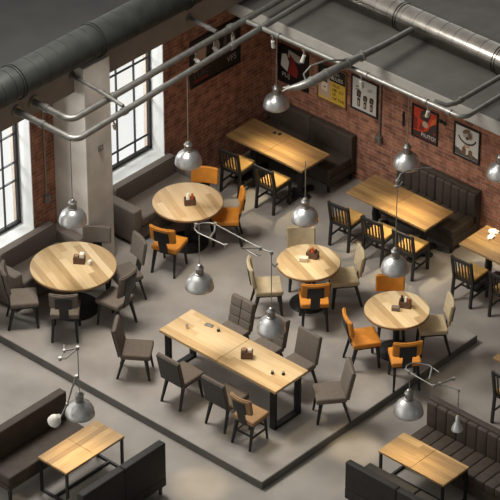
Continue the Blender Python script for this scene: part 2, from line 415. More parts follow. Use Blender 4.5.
tag(MB().box((2.57, .11, 1.285), (.03, .02, .24), .004).box((2.57, .1, 1.35), (.02, .03, .05), .004).build('wall_bracket', M['black']), 'narrow black bracket on the brick left of the red poster', 'bracket')

def text_mesh(body, size, mtx, m, parent, name='lettering'):
    cu = bpy.data.curves.new(name, 'FONT'); cu.body = body; cu.size = size; cu.extrude = .001
    cu.align_x = 'LEFT'
    o = bpy.data.objects.new(name, cu); COL.objects.link(o)
    dg = bpy.context.evaluated_depsgraph_get()
    me = bpy.data.meshes.new_from_object(o.evaluated_get(dg)); bpy.data.objects.remove(o)
    me.transform(mtx); me.materials.clear(); me.materials.append(m)
    for p in me.polygons: p.material_index = 0
    q = bpy.data.objects.new(name, me); COL.objects.link(q); q.parent = parent
    return q

class Poster:
    """framed print; local u to the right, v up as seen from the room, flat on its wall"""
    def __init__(s, wall, u0, z0, w, h, label, sheet, frame='black', fw=.022):
        s.w, s.h = w, h
        loc = (u0, .12, z0) if wall == 'right' else (0, u0, z0)
        rz = 0 if wall == 'right' else PI/2
        s.t = thing('framed_poster', label, 'poster', loc, rz, 'framed posters on the brick walls')
        f = MB()
        for c, d_ in (((w/2, -.0155, fw/2), (w, .025, fw)), ((w/2, -.0155, h-fw/2), (w, .025, fw)), ((fw/2, -.0155, h/2), (fw, .025, h-2*fw)), ((w-fw/2, -.0155, h/2), (fw, .025, h-2*fw))):
            f.box(c, d_, .003)
        f.build('frame', M[frame], s.t, False)
        s.p = MB().box((w/2, -.007, h/2), (w-2*fw, .008, h-2*fw)).build('print', M[sheet], s.t, False)
        s.lay = 0
    def shape(s, pts, m, name='printed_shape'):
        s.lay += 1; y = -.0112-.0004*s.lay
        pts = [(u*s.w, v*s.h) for u, v in pts]
        return MB().poly(pts, .0012, lambda u, v, d_: Vector((u, y-d_+.0006, v))).build(name, M[m], s.p, False)
    def blob(s, cu, cv, ru, rv, m, rot=0., n=18, name='printed_shape'):
        return s.shape([(cu+ru*math.cos(a)*math.cos(rot)-rv*math.sin(a)*math.sin(rot), cv+ru*math.cos(a)*math.sin(rot)*s.w/s.h+rv*math.sin(a)*math.cos(rot)) for a in [2*PI*k/n for k in range(n)]], m, name)
    def text(s, body, u, v, size, m, sx=1.):
        s.lay += 1; y = -.0122-.0004*s.lay
        mt = Matrix.Translation((u*s.w, y, v*s.h)) @ Matrix.Rotation(PI/2, 4, 'X') @ Matrix.Diagonal((sx, 1, 1, 1))
        text_mesh(body, size, mt, M[m], s.p)

# large black poster on the left wall
P = Poster('left', -1.66, 1.53, 1.07, .78, 'large black poster with beige shapes on the left brick wall by the corner', 'p_black')
P.shape([(.08, .30), (.30, .36), (.33, .72), (.20, .80), (.10, .66)], 'p_skin')
P.shape([(.13, .30), (.27, .34), (.25, .52), (.15, .50)], 'p_brown')
P.shape([(.46, .46), (.56, .42), (.60, .62), (.54, .80), (.46, .70)], 'p_pale')
P.shape([(.66, .50), (.72, .46), (.74, .80), (.68, .82)], 'p_grey')
P.shape([(.83, .54), (.93, .56), (.94, .84), (.85, .82)], 'p_dark')
P.text('LUIC', .06, .17, .13, 'p_grey', 1.3); P.shape([(.07, .08), (.36, .08), (.36, .135), (.07, .135)], 'p_crim')
P.text('VFS', .73, .14, .14, 'p_pale', .95)
# black poster with red figure
P = Poster('right', .145, .975, .60, .64, 'black poster with a white and red figure, first on the right wall from the corner', 'p_black')
P.shape([(.30, .72), (.72, .66), (.72, .86), (.34, .92)], 'p_pale')
P.shape([(.08, .42), (.30, .32), (.36, .58), (.26, .78), (.12, .74)], 'p_white')
P.shape([(.30, .30), (.62, .24), (.66, .44), (.52, .72), (.36, .82), (.40, .56)], 'p_crim')
P.text('PUJ', .12, .16, .10, 'p_pale', 1.1)
# yellow poster
P = Poster('right', .915, .985, .575, .63, 'yellow and black poster with a pale portrait on the right brick wall', 'p_yel', 'p_brown')
P.shape([(.04, .60), (.96, .60), (.96, .965), (.04, .965)], 'p_black')
P.shape([(.05, .12), (.42, .06), (.46, .56), (.38, .66), (.05, .62)], 'p_skin')
P.shape([(.14, .28), (.34, .26), (.36, .56), (.28, .64), (.16, .60)], 'cream'); P.shape([(.16, .50), (.36, .50), (.30, .68), (.18, .66)], 'p_dark')
P.shape([(.19, .36), (.30, .35), (.27, .40)], 'p_crim')
P.text('ISEM', .46, .78, .075, 'p_pale', 1.1); P.text('BLUES', .46, .66, .085, 'p_white', 1.0)
for v, bd in ((.48, 'OLD'), (.36, 'ME  SO'), (.25, 'LE'), (.13, 'OF THE')): P.text(bd, .52, v, .062, 'p_dark', 1.1)
# white poster with three tools
P = Poster('right', 1.575, 1.08, .51, .57, 'white poster with three dark upright brushes in a black frame', 'p_white')
for u, hh in ((.28, .50), (.52, .40), (.76, .42)):
    P.shape([(u-.05, .12), (u+.05, .12), (u+.06, .12+hh*.5), (u-.05, .12+hh*.52)], 'p_dark')
    P.shape([(u-.08, .12+hh*.58), (u+.07, .12+hh*.54), (u+.09, .12+hh*.92), (u+.02, .12+hh), (u-.06, .12+hh*.94)], 'p_dark')
    P.shape([(u-.02, .12+hh*.66), (u+.03, .12+hh*.64), (u+.04, .12+hh*.84), (u-.01, .12+hh*.86)], 'p_brown')
    P.shape([(u-.03, .16), (u+.02, .16), (u+.02, .12+hh*.36), (u-.03, .12+hh*.36)], 'p_skin')
P.blob(.22, .70, .055, .02, 'p_grey'); P.blob(.24, .62, .07, .018, 'p_grey'); P.blob(.70, .72, .10, .05, 'p_pale', .3)
# red poster
P = Poster('right', 2.73, 1.09, .48, .53, 'red and black poster with white lettering on the right brick wall', 'p_red')
P.shape([(.05, .05), (.95, .05), (.95, .30), (.62, .34), (.40, .22), (.05, .20)], 'p_dark')
P.shape([(.05, .22), (.22, .24), (.20, .60), (.05, .66)], 'p_crim')
P.shape([(.30, .62), (.62, .58), (.72, .86), (.52, .95), (.34, .88)], 'p_dark')
P.shape([(.60, .30), (.95, .34), (.95, .64), (.74, .56)], 'p_dark'); P.shape([(.26, .28), (.44, .26), (.52, .52), (.34, .52)], 'p_crim')
P.shape([(.70, .50), (.94, .70), (.94, .86), (.76, .72)], 'p_org')
P.blob(.52, .50, .12, .10, 'p_skin'); P.blob(.48, .76, .07, .05, 'p_brown')
P.text('PIUTOS', .37, .10, .088, 'p_white', .98)
# pale poster
P = Poster('right', 3.51, 1.095, .475, .545, 'pale poster with a large black curved line and brown shoes, rightmost on the wall', 'p_white')
P.shape([(.05, .05), (.95, .05), (.95, .14), (.70, .20), (.45, .12), (.20, .24), (.05, .26)], 'p_grey')
pts = [(.50+.36*math.cos(a), .70+.26*math.sin(a)) for a in [PI*1.08+k*PI*.86/14 for k in range(15)]]
P.shape(pts+[(.50+.31*math.cos(a), .705+.215*math.sin(a)) for a in [PI*1.94-k*PI*.86/14 for k in range(15)]], 'p_black')
P.blob(.52, .76, .20, .16, 'p_pale'); P.blob(.46, .84, .16, .06, 'p_brown', .5); P.blob(.60, .74, .08, .10, 'p_brown', .2); P.blob(.50, .64, .05, .05, 'p_dark')
P.blob(.50, .40, .12, .05, 'p_skin')
P.shape([(.30, .14), (.46, .12), (.47, .30), (.40, .38), (.33, .32)], 'p_brown'); P.shape([(.56, .12), (.72, .10), (.72, .28), (.64, .34), (.57, .28)], 'p_brown')

# ------------------------------------------------------------------ tables
def round_table(label, x, y, rad, wd):
    t = thing('round_table', label, 'table', (x, y, 0), 0, 'round oak tables on the dais')
    tp = MB().lathe([(0, .658), (rad-.012, .658), (rad, .664), (rad, .692), (rad-.006, .70), (0, .70)], 64).build('tabletop', M[wd], t)
    MB().lathe([(rad-.001, .664), (rad+.002, .664), (rad+.002, .6915), (rad-.001, .6915)], 64, cap=False).build('edge_band', M['edge'], tp)
    MB().lathe([(.045, .03), (.045, .635), (.16, .64), (.16, .661)], 24).build('pedestal', M['black'], t)
    MB().lathe([(0, .0), (rad*.58, .0), (rad*.58, .012), (rad*.54, .022), (.08, .032), (0, .032)], 40).build('base_plate', M['black'], t)
round_table('large round oak table by the front window with grey chairs around it', 1.08, -5.17, .60, 'wood_round')
round_table('round oak table beside the grey bench under the rear window, with three orange chairs', 1.14, -2.93, .505, 'wood_round2')
round_table('round oak table in the middle with beige chairs and one orange chair in front', 3.42, -2.92, .445, 'wood_round')
round_table('round oak table at the right of the dais near the step corner', 5.06, -2.97, .445, 'wood_round')

def leaves(t, L, W, top, th, wd, along='x'):
    for s in (-1, 1):
        c = (s*L/4, 0, top-th/2) if along == 'x' else (0, s*L/4, top-th/2)
        d_ = (L/2-.003, W, th) if along == 'x' else (W, L/2-.003, th)
        MB().box(c, d_, .004, seg=1).build('tabletop_leaf', M[wd], t, False)
# long table with loop legs
t = thing('dining_table', 'long rectangular oak table with black loop legs at the front of the dais', 'table', (4.05, -5.15, 0))
leaves(t, 2.10, .65, .70, .045, 'wood_long')
for x in (-.96, .94):
    m = MB(); W = .045
    for s in (-1, 1): m.box((x, s*.24, .33), (.09, W, .65))
    m.box((x, 0, .02), (.09, .52, .04)); m.box((x, 0, .637), (.09, .52, .03)); m.build('leg', M['black'], t, False)
MB().box((0, 0, .635), (1.84, .05, .03)).build('crossbar', M['black'], t, False)

def booth_table(label, x0, x1, y0, y1):
    L, W = x1-x0, y1-y0
    t = thing('booth_table', label, 'table', ((x0+x1)/2, (y0+y1)/2, LOW), 0, 'booth tables with pedestal legs')
    leaves(t, L, W, .70, .04, 'wood_dark')
    for s in (-1, 1):
        m = MB(); x = s*L*.3
        m.lathe([(.05, .05), (.04, .12), (.055, .3), (.04, .5), (.06, .62), (.12, .655)], 20, Matrix.Translation((x, 0, 0)))
        m.box((x, 0, .045), (.1, .5, .05), .02); m.box((x, 0, .045), (.34, .1, .05), .02)
        m.cyl((x, -.24, 0), (x, -.24, .05), .045); m.cyl((x, .24, 0), (x, .24, .05), .045)
        m.build('pedestal', M['black'], t)
booth_table('dark oak booth table in the back corner below the black poster', .19, 1.69, -1.10, -.48)
booth_table('oak booth table at the middle of the right wall with three slat chairs', 2.52, 4.00, -1.08, -.45)
booth_table('oak booth table cut by the right frame edge, with crumpled napkins', 4.555, 6.05, -1.02, -.39)
booth_table('oak table whose corner alone shows at the right frame edge below the step', 6.61, 8.1, -2.83, -2.2)

def low_table(label, x0, x1, y0, y1, along, wd):
    W, D = x1-x0, y1-y0; h = .55
    t = thing('low_table', label, 'table', ((x0+x1)/2, (y0+y1)/2, LOW), 0, 'low oak tables between the front benches')
    leaves(t, max(W, D), min(W, D), h, .035, wd, along)
    for s in (-1, 1):
        m = MB(); w_ = .032
        if along == 'x':
            x = s*(W/2-.03)
            for e in (-1, 1): m.box((x, e*(D/2-.025), h/2-.018), (w_, w_, h-.036))
            m.box((x, 0, .016), (w_, D-.06, .032)); m.box((x, 0, h-.05), (w_, D-.06, .026))
        else:
            y = s*(D/2-.03)
            for e in (-1, 1): m.box((e*(W/2-.025), y, h/2-.018), (w_, w_, h-.036))
            m.box((0, y, .016), (W-.06, w_, .032)); m.box((0, y, h-.05), (W-.06, w_, .026))
        m.build('leg_frame', M['black'], t, False)
    m = MB()
    if along == 'x': m.box((0, 0, .016), (W-.1, w_, .03))
    else: m.box((0, 0, .016), (w_, D-.1, .03))
    m.build('stretcher', M['black'], t, False)
low_table('low oak table between two dark benches at the lower left', 3.53, 4.05, -8.29, -7.225, 'y', 'wood_low_y')
low_table('low oak table before the ribbed sofa at the lower right', 6.67, 7.76, -5.25, -4.73, 'x', 'wood_low')

# ------------------------------------------------------------------ sofas (local: back along x at y=0, seat towards -y)
def bench(label, loc, rz, L, D, H, m, seat_h=.42, arms=0., ribs=0, back_t=.12, name='bench_sofa', piping=False, split=1, gap_leg=.10, legm='black'):
    t = thing(name, label, 'sofa', loc, rz)
    x0, x1 = (arms, L-arms) if arms else (0, L)
    ah = min(H, .60)
    MB().box(((x0+x1)/2, -D/2+.005, gap_leg+(seat_h-.14-gap_leg)/2), (x1-x0-.004, D-.02, seat_h-.14-gap_leg), .01).build('base', M[m], t)
    # seat cushion
    s = MB(); ys = -(back_t+(D-back_t)/2); dy = D-back_t
    if ribs:
        n = max(2, round((x1-x0)/ribs)); wv = (x1-x0)/n
        for k_ in range(n): s.box((x0+wv*(k_+.5), ys, seat_h-.07), (wv*1.02, dy, .14), .03, seg=3)
    else:
        for k_ in range(split):
            wv = (x1-x0)/split; s.box((x0+wv*(k_+.5), ys, seat_h-.07), (wv-.006, dy, .14), .03, seg=3)
    s.build('seat_cushion', M[m], t)
    # backrest
    if ribs:
        half = (x1-x0)/2
        MB().box(((x0+x1)/2, -.045, (seat_h-.14+H)/2), (x1-x0, .09, H-seat_h+.14), .015).build('back_board', M[m], t)
        for h_ in range(split):
            wv0 = (x1-x0)/split; n = max(2, round(wv0/ribs)); wv = (wv0-.012)/n; b = MB()
            for k_ in range(n):
                b.box((x0+wv0*h_+.006+wv*(k_+.5), -.06-(back_t-.06)/2, (seat_h-.02+H-.025)/2), (wv*1.04, back_t-.03, H-.025-seat_h+.02), .03, seg=3)
            b.build('backrest', M[m], t)
    else:
        for h_ in range(split):
            wv0 = (x1-x0)/split
            MB().box((x0+wv0*(h_+.5), -back_t/2, (seat_h-.14+H)/2), (wv0-.004, back_t, H-seat_h+.14), .022, seg=3).build('backrest', M[m], t)
    if arms:
        for xa in (arms/2, L-arms/2):
            MB().box((xa, -D/2-.002, (gap_leg+ah)/2), (arms, D+.004, ah-gap_leg), .03, seg=3).build('armrest', M[m], t)
    if piping:
        MB().tube([(x0+.02, -back_t+.012, H+.001), (x1-.02, -back_t+.012, H+.001)], .006, 6).build('piping', M['black'], t)
    for xa in (.06, L-.06):
        for ya in (-.06, -D+.06):
            MB().bar((xa, ya, gap_leg+.02), (xa, ya, 0), .045, w2=.03).build('leg', M[legm], t, False)
    return t
# along left wall: back against x=0, seat towards +x -> local -y = +x: rz = 90
bench('grey brown bench with armrests under the front window, by the large round table', (.02, -5.83, 0), PI/2, 1.40, .57, .70, 'greybrown', back_t=.15, arms=.16, piping=True, gap_leg=.06)
bench('grey brown bench with armrests under the rear window, right of the pillar', (.02, -3.56, 0), PI/2, 1.60, .66, .68, 'greybrown', back_t=.15, arms=.17, piping=True, gap_leg=.06)
# along right wall: back at y=.1, seat towards -y -> rz = 0
bench('dark plain bench along the brick wall behind the corner table', (.06, .115, LOW), 0, 1.64, .62, .77, 'darksofa', back_t=.12, split=2, gap_leg=.14)
bench('brown ribbed bench against the brick wall under the red poster', (2.58, .115, LOW), 0, 1.47, .64, .82, 'tuft', ribs=.15, back_t=.14, split=2, gap_leg=.12)
# lower left pair: left one faces +x, near one faces -x
bench('dark brown bench at the lower left, its seat facing the low table', (2.95, -8.75, LOW), PI/2, 1.45, .52, .83, 'darksofa', back_t=.13, gap_leg=.2)
bench('dark bench seen from behind at the bottom, left of the step corner', (4.80, -7.23, LOW), -PI/2, 1.5, .50, .83, 'darksofa2', back_t=.12, gap_leg=.14, split=2)
# lower right: ribbed one faces -y, near one faces +y
bench('brown ribbed sofa at the lower right, its seat facing the low table', (6.66, -4.13, LOW), 0, 1.85, .60, .82, 'tuft', ribs=.17, back_t=.13, gap_leg=.1)
bench('dark bench seen from behind at the bottom right before the low table', (8.34, -5.87, LOW), PI, 1.70, .50, .70, 'darksofa2', back_t=.10, gap_leg=.12, split=2)

# ------------------------------------------------------------------ chairs (local: faces +y)
def pad_chair(name, label, loc, rz, up, ph=.24, w_=.42, legm='black', tback=True, group=None, stretch=False, seatm=None, top=.82):
    t = thing(name, label, 'chair', loc, rz, group)
    w, dp, sh = w_*.95, w_*.93, .44
    s = MB(); s.box((0, 0, sh-.035), (w, dp, .075), .025, seg=3); st = s.build('seat', M[seatm or up], t)
    MB().box((0, 0, sh-.085), (w-.05, dp-.05, .03)).build('seat_frame', M[legm], st, False)
    for sx in (-1, 1):
        MB().bar((sx*(w/2-.05), dp/2-.05, sh-.07), (sx*(w/2-.025), dp/2-.02, 0), .042, w2=.026).build('leg', M[legm], t, False)
        MB().bar((sx*(w/2-.05), -dp/2+.05, sh-.07), (sx*(w/2-.025), -dp/2-.04, 0), .042, w2=.026).build('leg', M[legm], t, False)
    tilt = Matrix.Rotation(R(9), 4, 'X')
    zc = top-ph/2; y = -dp/2-.02
    b = MB(); n = 7
    # gently curved pad of short upright strips
    bm = bmesh.new(); vs = []
    for k_ in range(n+1):
        u = -1+2*k_/n; yy = .035*(u*u)
        vs.append([bm.verts.new((u*w/2, yy+.024, -ph/2)), bm.verts.new((u*w/2, yy+.024, ph/2)), bm.verts.new((u*w/2, yy-.024, ph/2)), bm.verts.new((u*w/2, yy-.024, -ph/2))])
    for a, c in zip(vs, vs[1:]):
        for j in range(4): bm.faces.new((a[j], a[(j+1) % 4], c[(j+1) % 4], c[j]))
    bm.faces.new(vs[0][::-1]); bm.faces.new(vs[-1])
    bmesh.ops.recalc_face_normals(bm, faces=bm.faces)
    es = [e for e in bm.edges if len(e.link_faces) == 2 and e.calc_face_angle(0) > .9]
    bmesh.ops.bevel(bm, geom=es, offset=.016, segments=3, affect='EDGES')
    b._add(bm, Matrix.Translation((0, y-.035, zc)) @ tilt)
    bk = b.build('backrest', M[up], t)
    m = MB()
    if tback:
        m.box((0, y-.055, zc-.02), (w*.58, .012, ph*.72), .004, rot=tilt)
        m.bar((0, y-.045, zc-ph*.2), (0, y+.03, sh-.09), .13, .014)
    else:
        for sx in (-1, 1): m.bar((sx*w*.36, y-.03, zc), (sx*w*.40, y+.03, sh-.08), .03, .02)
    m.build('back_support', M[legm], bk)
    if stretch:
        m = MB(); z = .17
        for sx in (-1, 1): m.box((sx*(w/2-.035), -.01, z), (.018, dp-.06, .022))
        m.box((0, dp/2-.035, z+.04), (w-.08, .018, .022)); m.box((0, -dp/2+.0, z+.04), (w-.08, .018, .022))
        m.build('stretcher', M[legm], t, False)
    return t
def rz(deg): return R(deg-90)
GO, GG, GB = 'orange upholstered chairs', 'grey upholstered chairs at the large round table', 'beige upholstered chairs'
g1 = pad_chair('upholstered_chair', 'grey chair left of the large round table, facing right', (.82, -5.89, 0), rz(50), 'chairgrey', .36, group=GG, top=.94)
dup(g1, 'grey chair right of the large round table, the nearer of two there', (1.76, -5.06, 0), rz(188), GG)
dup(g1, 'grey chair right of the large round table, the farther, nearer the rear bench', (1.44, -4.53, 0), rz(250), GG)
g0 = pad_chair('upholstered_chair', 'grey chair in front of the large round table, seen squarely from behind', (1.43, -5.69, 0), rz(131), 'chairgrey', .26, group=GG)
dup(g0, 'grey chair behind the large round table against the pillar', (.91, -4.57, 0), rz(308), GG)
o0 = pad_chair('upholstered_chair', 'orange chair behind the table under the rear window, next to the bench', (.96, -2.44, 0), rz(302), 'orange', .26, group=GO)
dup(o0, 'orange chair right of the table under the rear window, facing left', (1.50, -2.53, 0), rz(222), GO)
dup(o0, 'orange chair seen from behind in front of the table under the rear window', (1.38, -3.56, 0), rz(108), GO)
dup(o0, 'orange chair in front of the middle round table, seen from behind', (3.78, -3.21, 0), rz(136), GO)
dup(o0, 'orange chair behind the right round table, only its backrest showing', (4.735, -2.705, 0), rz(314), GO)
dup(o0, 'orange chair left of the right round table, its whole seat showing', (4.90, -3.46, 0), rz(56), GO)
dup(o0, 'orange chair seen from behind in front of the right round table, nearest the step', (5.58, -3.42, 0), rz(139), GO)
b0 = pad_chair('upholstered_chair', 'beige chair behind the middle round table, facing the viewer', (3.05, -2.64, 0), rz(314), 'beige', .33, group=GB)
dup(b0, 'beige chair left of the middle round table, facing right', (3.12, -3.42, 0), rz(48), GB)
dup(b0, 'beige chair right of the middle round table', (3.745, -2.55, 0), rz(231), GB)
dup(b0, 'beige chair right of the right round table', (5.39, -2.61, 0), rz(228), GB)
pad_chair('upholstered_chair', 'small tan chair with black T back at the front corner of the long table', (4.93, -5.76, 0), rz(93), 'tan', .26, .37, stretch=True)

def shell_chair(name, label, loc, rz_, m, quilt=False, group=None, back='chairback'):
    t = thing(name, label, 'chair', loc, rz_, group)
    w, dp, sh = .40, .41, .42
    MB().box((0, .01, sh-.04), (w, dp, .085), .028, seg=3).build('seat', M[m], t)
    tilt = Matrix.Rotation(R(12), 4, 'X'); H = .44
    c = Vector((0, -dp/2-.03, sh+H/2-.05))
    bk = MB().box(c+Vector((0, .008, 0)), (w, .05, H), .022, rot=tilt, seg=3).build('backrest', M[m], t)
    if quilt:
        q = MB()
        for i in range(2):
            for j in range(3):
                q.box(c+tilt @ Vector(((i-.5)*w*.49, .038, (j-1)*H*.325)), (w*.475, .03, H*.31), .013, rot=tilt, seg=3)
        q.build('back_quilting', M[m], bk)
    MB().box(c+tilt @ Vector((0, -.024, -.005)), (w-.01, .02, H-.02), .008, rot=tilt).build('back_shell', M[back], bk)
    for sx in (-1, 1):
        MB().bar((sx*(w/2-.055), dp/2-.06, sh-.07), (sx*(w/2-.03), dp/2-.01, 0), .04, w2=.025).build('leg', M['black'], t, False)
        MB().bar((sx*(w/2-.055), -dp/2+.06, sh-.07), (sx*(w/2-.03), -dp/2-.04, 0), .04, w2=.025).build('leg', M['black'], t, False)
    return t
GL = 'high backed grey chairs around the long table'
s0 = shell_chair('dining_chair', 'high backed grey chair alone at the left end of the long table', (2.79, -5.70, 0), rz(36), 'chairgrey2', group=GL)
dup(s0, 'high backed grey chair on the near side of the long table, the left of two', (3.65, -5.70, 0), rz(90), GL)
dup(s0, 'high backed grey chair near side of the long table, beside the tan chair', (4.42, -5.66, 0), rz(90), GL)
q0 = shell_chair('dining_chair', 'quilted grey chair on the far side of the long table, nearest its left end', (3.46, -4.55, 0), rz(270), 'chairgrey', True, GL)
dup(q0, 'quilted grey chair at the middle of the far side of the long table', (4.05, -4.53, 0), rz(269), GL)
s1 = shell_chair('dining_chair', 'plain grey chair on the far side of the long table, nearest its right end', (4.62, -4.53, 0), rz(268), 'chairgrey', group=GL, back='chairgrey')
dup(s1, 'high backed grey chair at the right end of the long table, facing left', (5.36, -4.68, 0), rz(231), GL)

def slat_chair(name, label, loc, rz_, group, k=1.):
    t = thing(name, label, 'chair', loc, rz_, group)
    w, dp, sh, H = .36*k, .38*k, .42*k, .77*k; lm = M['blackwood']
    MB().box((0, .012, sh+.012), (w-.03, dp-.02, .045), .015, seg=3).build('seat', M['ochre'], t)
    m = MB(); z = sh-.03
    for sx in (-1, 1): m.box((sx*(w/2-.016), 0, z), (.024, dp-.04, .045))
    m.box((0, dp/2-.016, z), (w-.06, .024, .045)); m.box((0, -dp/2+.016, z), (w-.06, .024, .045)); m.build('seat_frame', lm, t, False)
    for sx in (-1, 1):
        MB().bar((sx*(w/2-.018), dp/2-.018, sh), (sx*(w/2-.018), dp/2-.018, 0), .036).build('leg', lm, t, False)
        l = MB(); l.bar((sx*(w/2-.018), -dp/2+.018, sh), (sx*(w/2-.018), -dp/2-.02, 0), .036)
        l.bar((sx*(w/2-.018), -dp/2-.055, H), (sx*(w/2-.018), -dp/2+.018, sh-.03), .036); l.build('leg', lm, t, False)
    MB().box((0, -dp/2-.05, H-.035), (w-.04, .026, .06), .006, rot=Matrix.Rotation(R(11), 4, 'X')).build('top_rail', lm, t, False)
    m = MB()
    for i in range(5):
        x = (i-2)*w*.15
        m.bar((x, -dp/2-.045, H-.05), (x, -dp/2+.008, sh+.02), .02, .012)
    m.build('back_slats', lm, t, False)
    m = MB(); z = .16*k
    for sx in (-1, 1): m.box((sx*(w/2-.018), 0, z), (.018, dp-.05, .026))
    m.box((0, 0, z), (w-.05, .018, .024)); m.build('stretcher', lm, t, False)
    return t
GS = 'black slat back chairs with ochre seats'
c0 = slat_chair('slat_back_chair', 'black slat chair at the corner table, nearer the left wall', (.585, -1.26, LOW), rz(96), GS)
dup(c0, 'black slat chair at the corner table, farther from the left wall', (1.28, -1.25, LOW), rz(93), GS)
dup(c0, 'leftmost black slat chair of three at the middle booth table', (2.71, -1.26, LOW), rz(96), GS)
dup(c0, 'middle black slat chair of three at the middle booth table', (3.30, -1.23, LOW), rz(97), GS)
dup(c0, 'rightmost black slat chair of three at the middle booth table', (3.85, -1.19, LOW), rz(95), GS)
dup(c0, 'black slat chair at the napkin table by the right frame edge, the fuller one', (4.90, -1.16, LOW), rz(92), GS)
dup(c0, 'black slat chair at the napkin table, cut by the right frame edge', (5.53, -1.11, LOW), rz(94), GS)
slat_chair('slat_back_chair', 'black slat chair at the right frame edge between step and ribbed sofa', (7.12, -2.98, LOW), rz(92), GS, 1.12)

# ------------------------------------------------------------------ lamps
def lamp(name, label, x, y, z, cord_top, power, r=.19, group='spun steel dome lamps', spot_deg=100, warm=(1, .83, .54)):
    t = thing(name, label, 'lamp', (x, y, z), 0, group)
    prof = [(r, 0), (r*1.015, .006), (r*.99, .04), (r*.93, .09), (r*.80, .14), (r*.60, .178), (r*.40, .20), (.062, .212)]
    inn = [(max(.03, a-.006), b-.005) for a, b in prof[::-1]]
    MB().lathe(prof+inn, 40, cap=False).build('lamp_shade', M['steel'], t)
    sk = MB().lathe([(.066, .20), (.066, .225), (.052, .23), (.052, .29), (.06, .295), (.06, .31), (.04, .325), (.03, .355), (.012, .365)], 24).build('lamp_socket', M['socket'], t)
    MB().lathe([(0, .04), (.03, .05), (.042, .085), (.03, .125), (.02, .16), (.02, .185)], 16).build('bulb', M['bulb'], sk)
    c = MB()
    c.tube([(0, 0, .36), (0, 0, cord_top-z)], .0065, 8); c.build('cord', M['socket'], t)
    l = bpy.data.lights.new('lamp_light', 'SPOT'); l.energy = power; l.spot_size = R(spot_deg); l.spot_blend = 1.; l.shadow_soft_size = .05; l.color = warm
    lo = bpy.data.objects.new('lamp_light', l); COL.objects.link(lo); lo.location = (x, y, z+.0); lo.rotation_euler = (0, 0, 0)
    return t
PW = 20
lamp('pendant_lamp', 'steel dome lamp over the large round table by the front window', 1.465, -5.515, 1.77, Z+.07, PW)
lamp('pendant_lamp', 'steel dome lamp over the round table beside the rear window bench', 1.44, -3.22, 1.61, Z+.07, PW)
lamp('pendant_lamp', 'steel dome lamp high over the corner booth table near the black poster', 1.13, -1.04, 1.43, 2.69, 95, spot_deg=84)
lamp('pendant_lamp', 'steel dome lamp below the red poster over the middle booth table', 3.57, -1.02, 1.45, 2.69, 110, spot_deg=84)
lamp('pendant_lamp', 'steel dome lamp half cut by the right frame edge', 4.78, -.45, 1.53, 2.69, 80, spot_deg=84)
lamp('pendant_lamp', 'steel dome lamp on a dark cord above the middle round table', 3.487, -3.08, 1.50, 2.45, PW)
lamp('pendant_lamp', 'steel dome lamp hanging left of the long table from the looped arm', 3.69, -5.40, 1.67, 2.65, PW*.8)
lamp('pendant_lamp', 'steel dome lamp over the long table in front of the quilted chairs', 4.935, -5.38, 1.56, 2.77, PW)
lamp('pendant_lamp', 'steel dome lamp above the right round table, on a curved rod', 5.245, -3.27, 1.58, 3.0, PW)
lamp('pendant_lamp', 'steel dome lamp above the low table at the lower left', 4.0, -7.96, 1.17, 2.2, 34, .19, spot_deg=90)
lamp('pendant_lamp', 'steel dome lamp above the low table at the lower right', 7.15, -5.25, 1.28, 1.95, 40, .19, spot_deg=90)

def rod(t, o, pts, r=.009, name='arm', m='pipe'): return MB().tube([Vector(p)-Vector(o) for p in pts], r, 10).build(name, M[m], t)
def knuckle(t, o, p, r=.024):
    p = Vector(p)-Vector(o)
    return MB().cyl(p-Vector((0, 0, r)), p+Vector((0, 0, r)), r*.9, n=12).build('joint', M['socket'], t)
# looped double arm above the long table
o = (3.673, -5.41, 2.65)
t = thing('swing_arm', 'long looped metal arm carrying two lamps over the long table', 'lamp arm', o)
loop = [(4.275, -5.52, 2.65), (3.80, -5.545, 2.65), (3.70, -5.50, 2.65), (3.665, -5.43, 2.65), (3.70, -5.33, 2.65), (3.77, -5.27, 2.65), (3.84, -5.255, 2.655)]
rod(t, o, loop); rod(t, o, [(3.84, -5.255, 2.655), (4.75, -5.39, 2.76), (4.935, -5.38, 2.77)])
rod(t, o, [(3.84, -5.255, 2.655), (3.93, -5.36, 2.64), (4.0, -5.53, 2.645)], .014, 'brace')
rod(t, o, [(4.75, -5.39, 2.76), (4.57, -5.555, 2.755), (4.86, -5.50, 2.75)], .008, 'brace'); rod(t, o, [(4.66, -5.53, 2.755), (4.84, -5.545, 2.75)], .008, 'brace')
for p in ((4.275, -5.52, 2.65), (3.84, -5.255, 2.655), (4.75, -5.39, 2.76), (4.935, -5.38, 2.77), (3.665, -5.43, 2.65)): knuckle(t, o, p)
rod(t, o, [(4.935, -5.38, 2.60), (4.99, -5.38, 2.58), (5.02, -5.36, 2.63)], .012, 'clip')
# curved rod of the lamp above the right round table
o = (5.245, -3.27, 3.0)
t = thing('swing_arm', 'curved grey rod with a clamp above the right round table', 'lamp arm', o)
rod(t, o, [(5.245, -3.27, 3.0), (5.24, -3.2, 3.06), (5.25, -3.10, 3.06), (5.27, -3.0, 3.04), (5.32, -2.86, 3.02), (5.39, -2.74, 3.0)])
knuckle(t, o, (5.245, -3.27, 2.97), .03); rod(t, o, [(5.22, -3.30, 2.9), (5.28, -3.26, 2.92), (5.30, -3.24, 2.98)], .016, 'clamp')
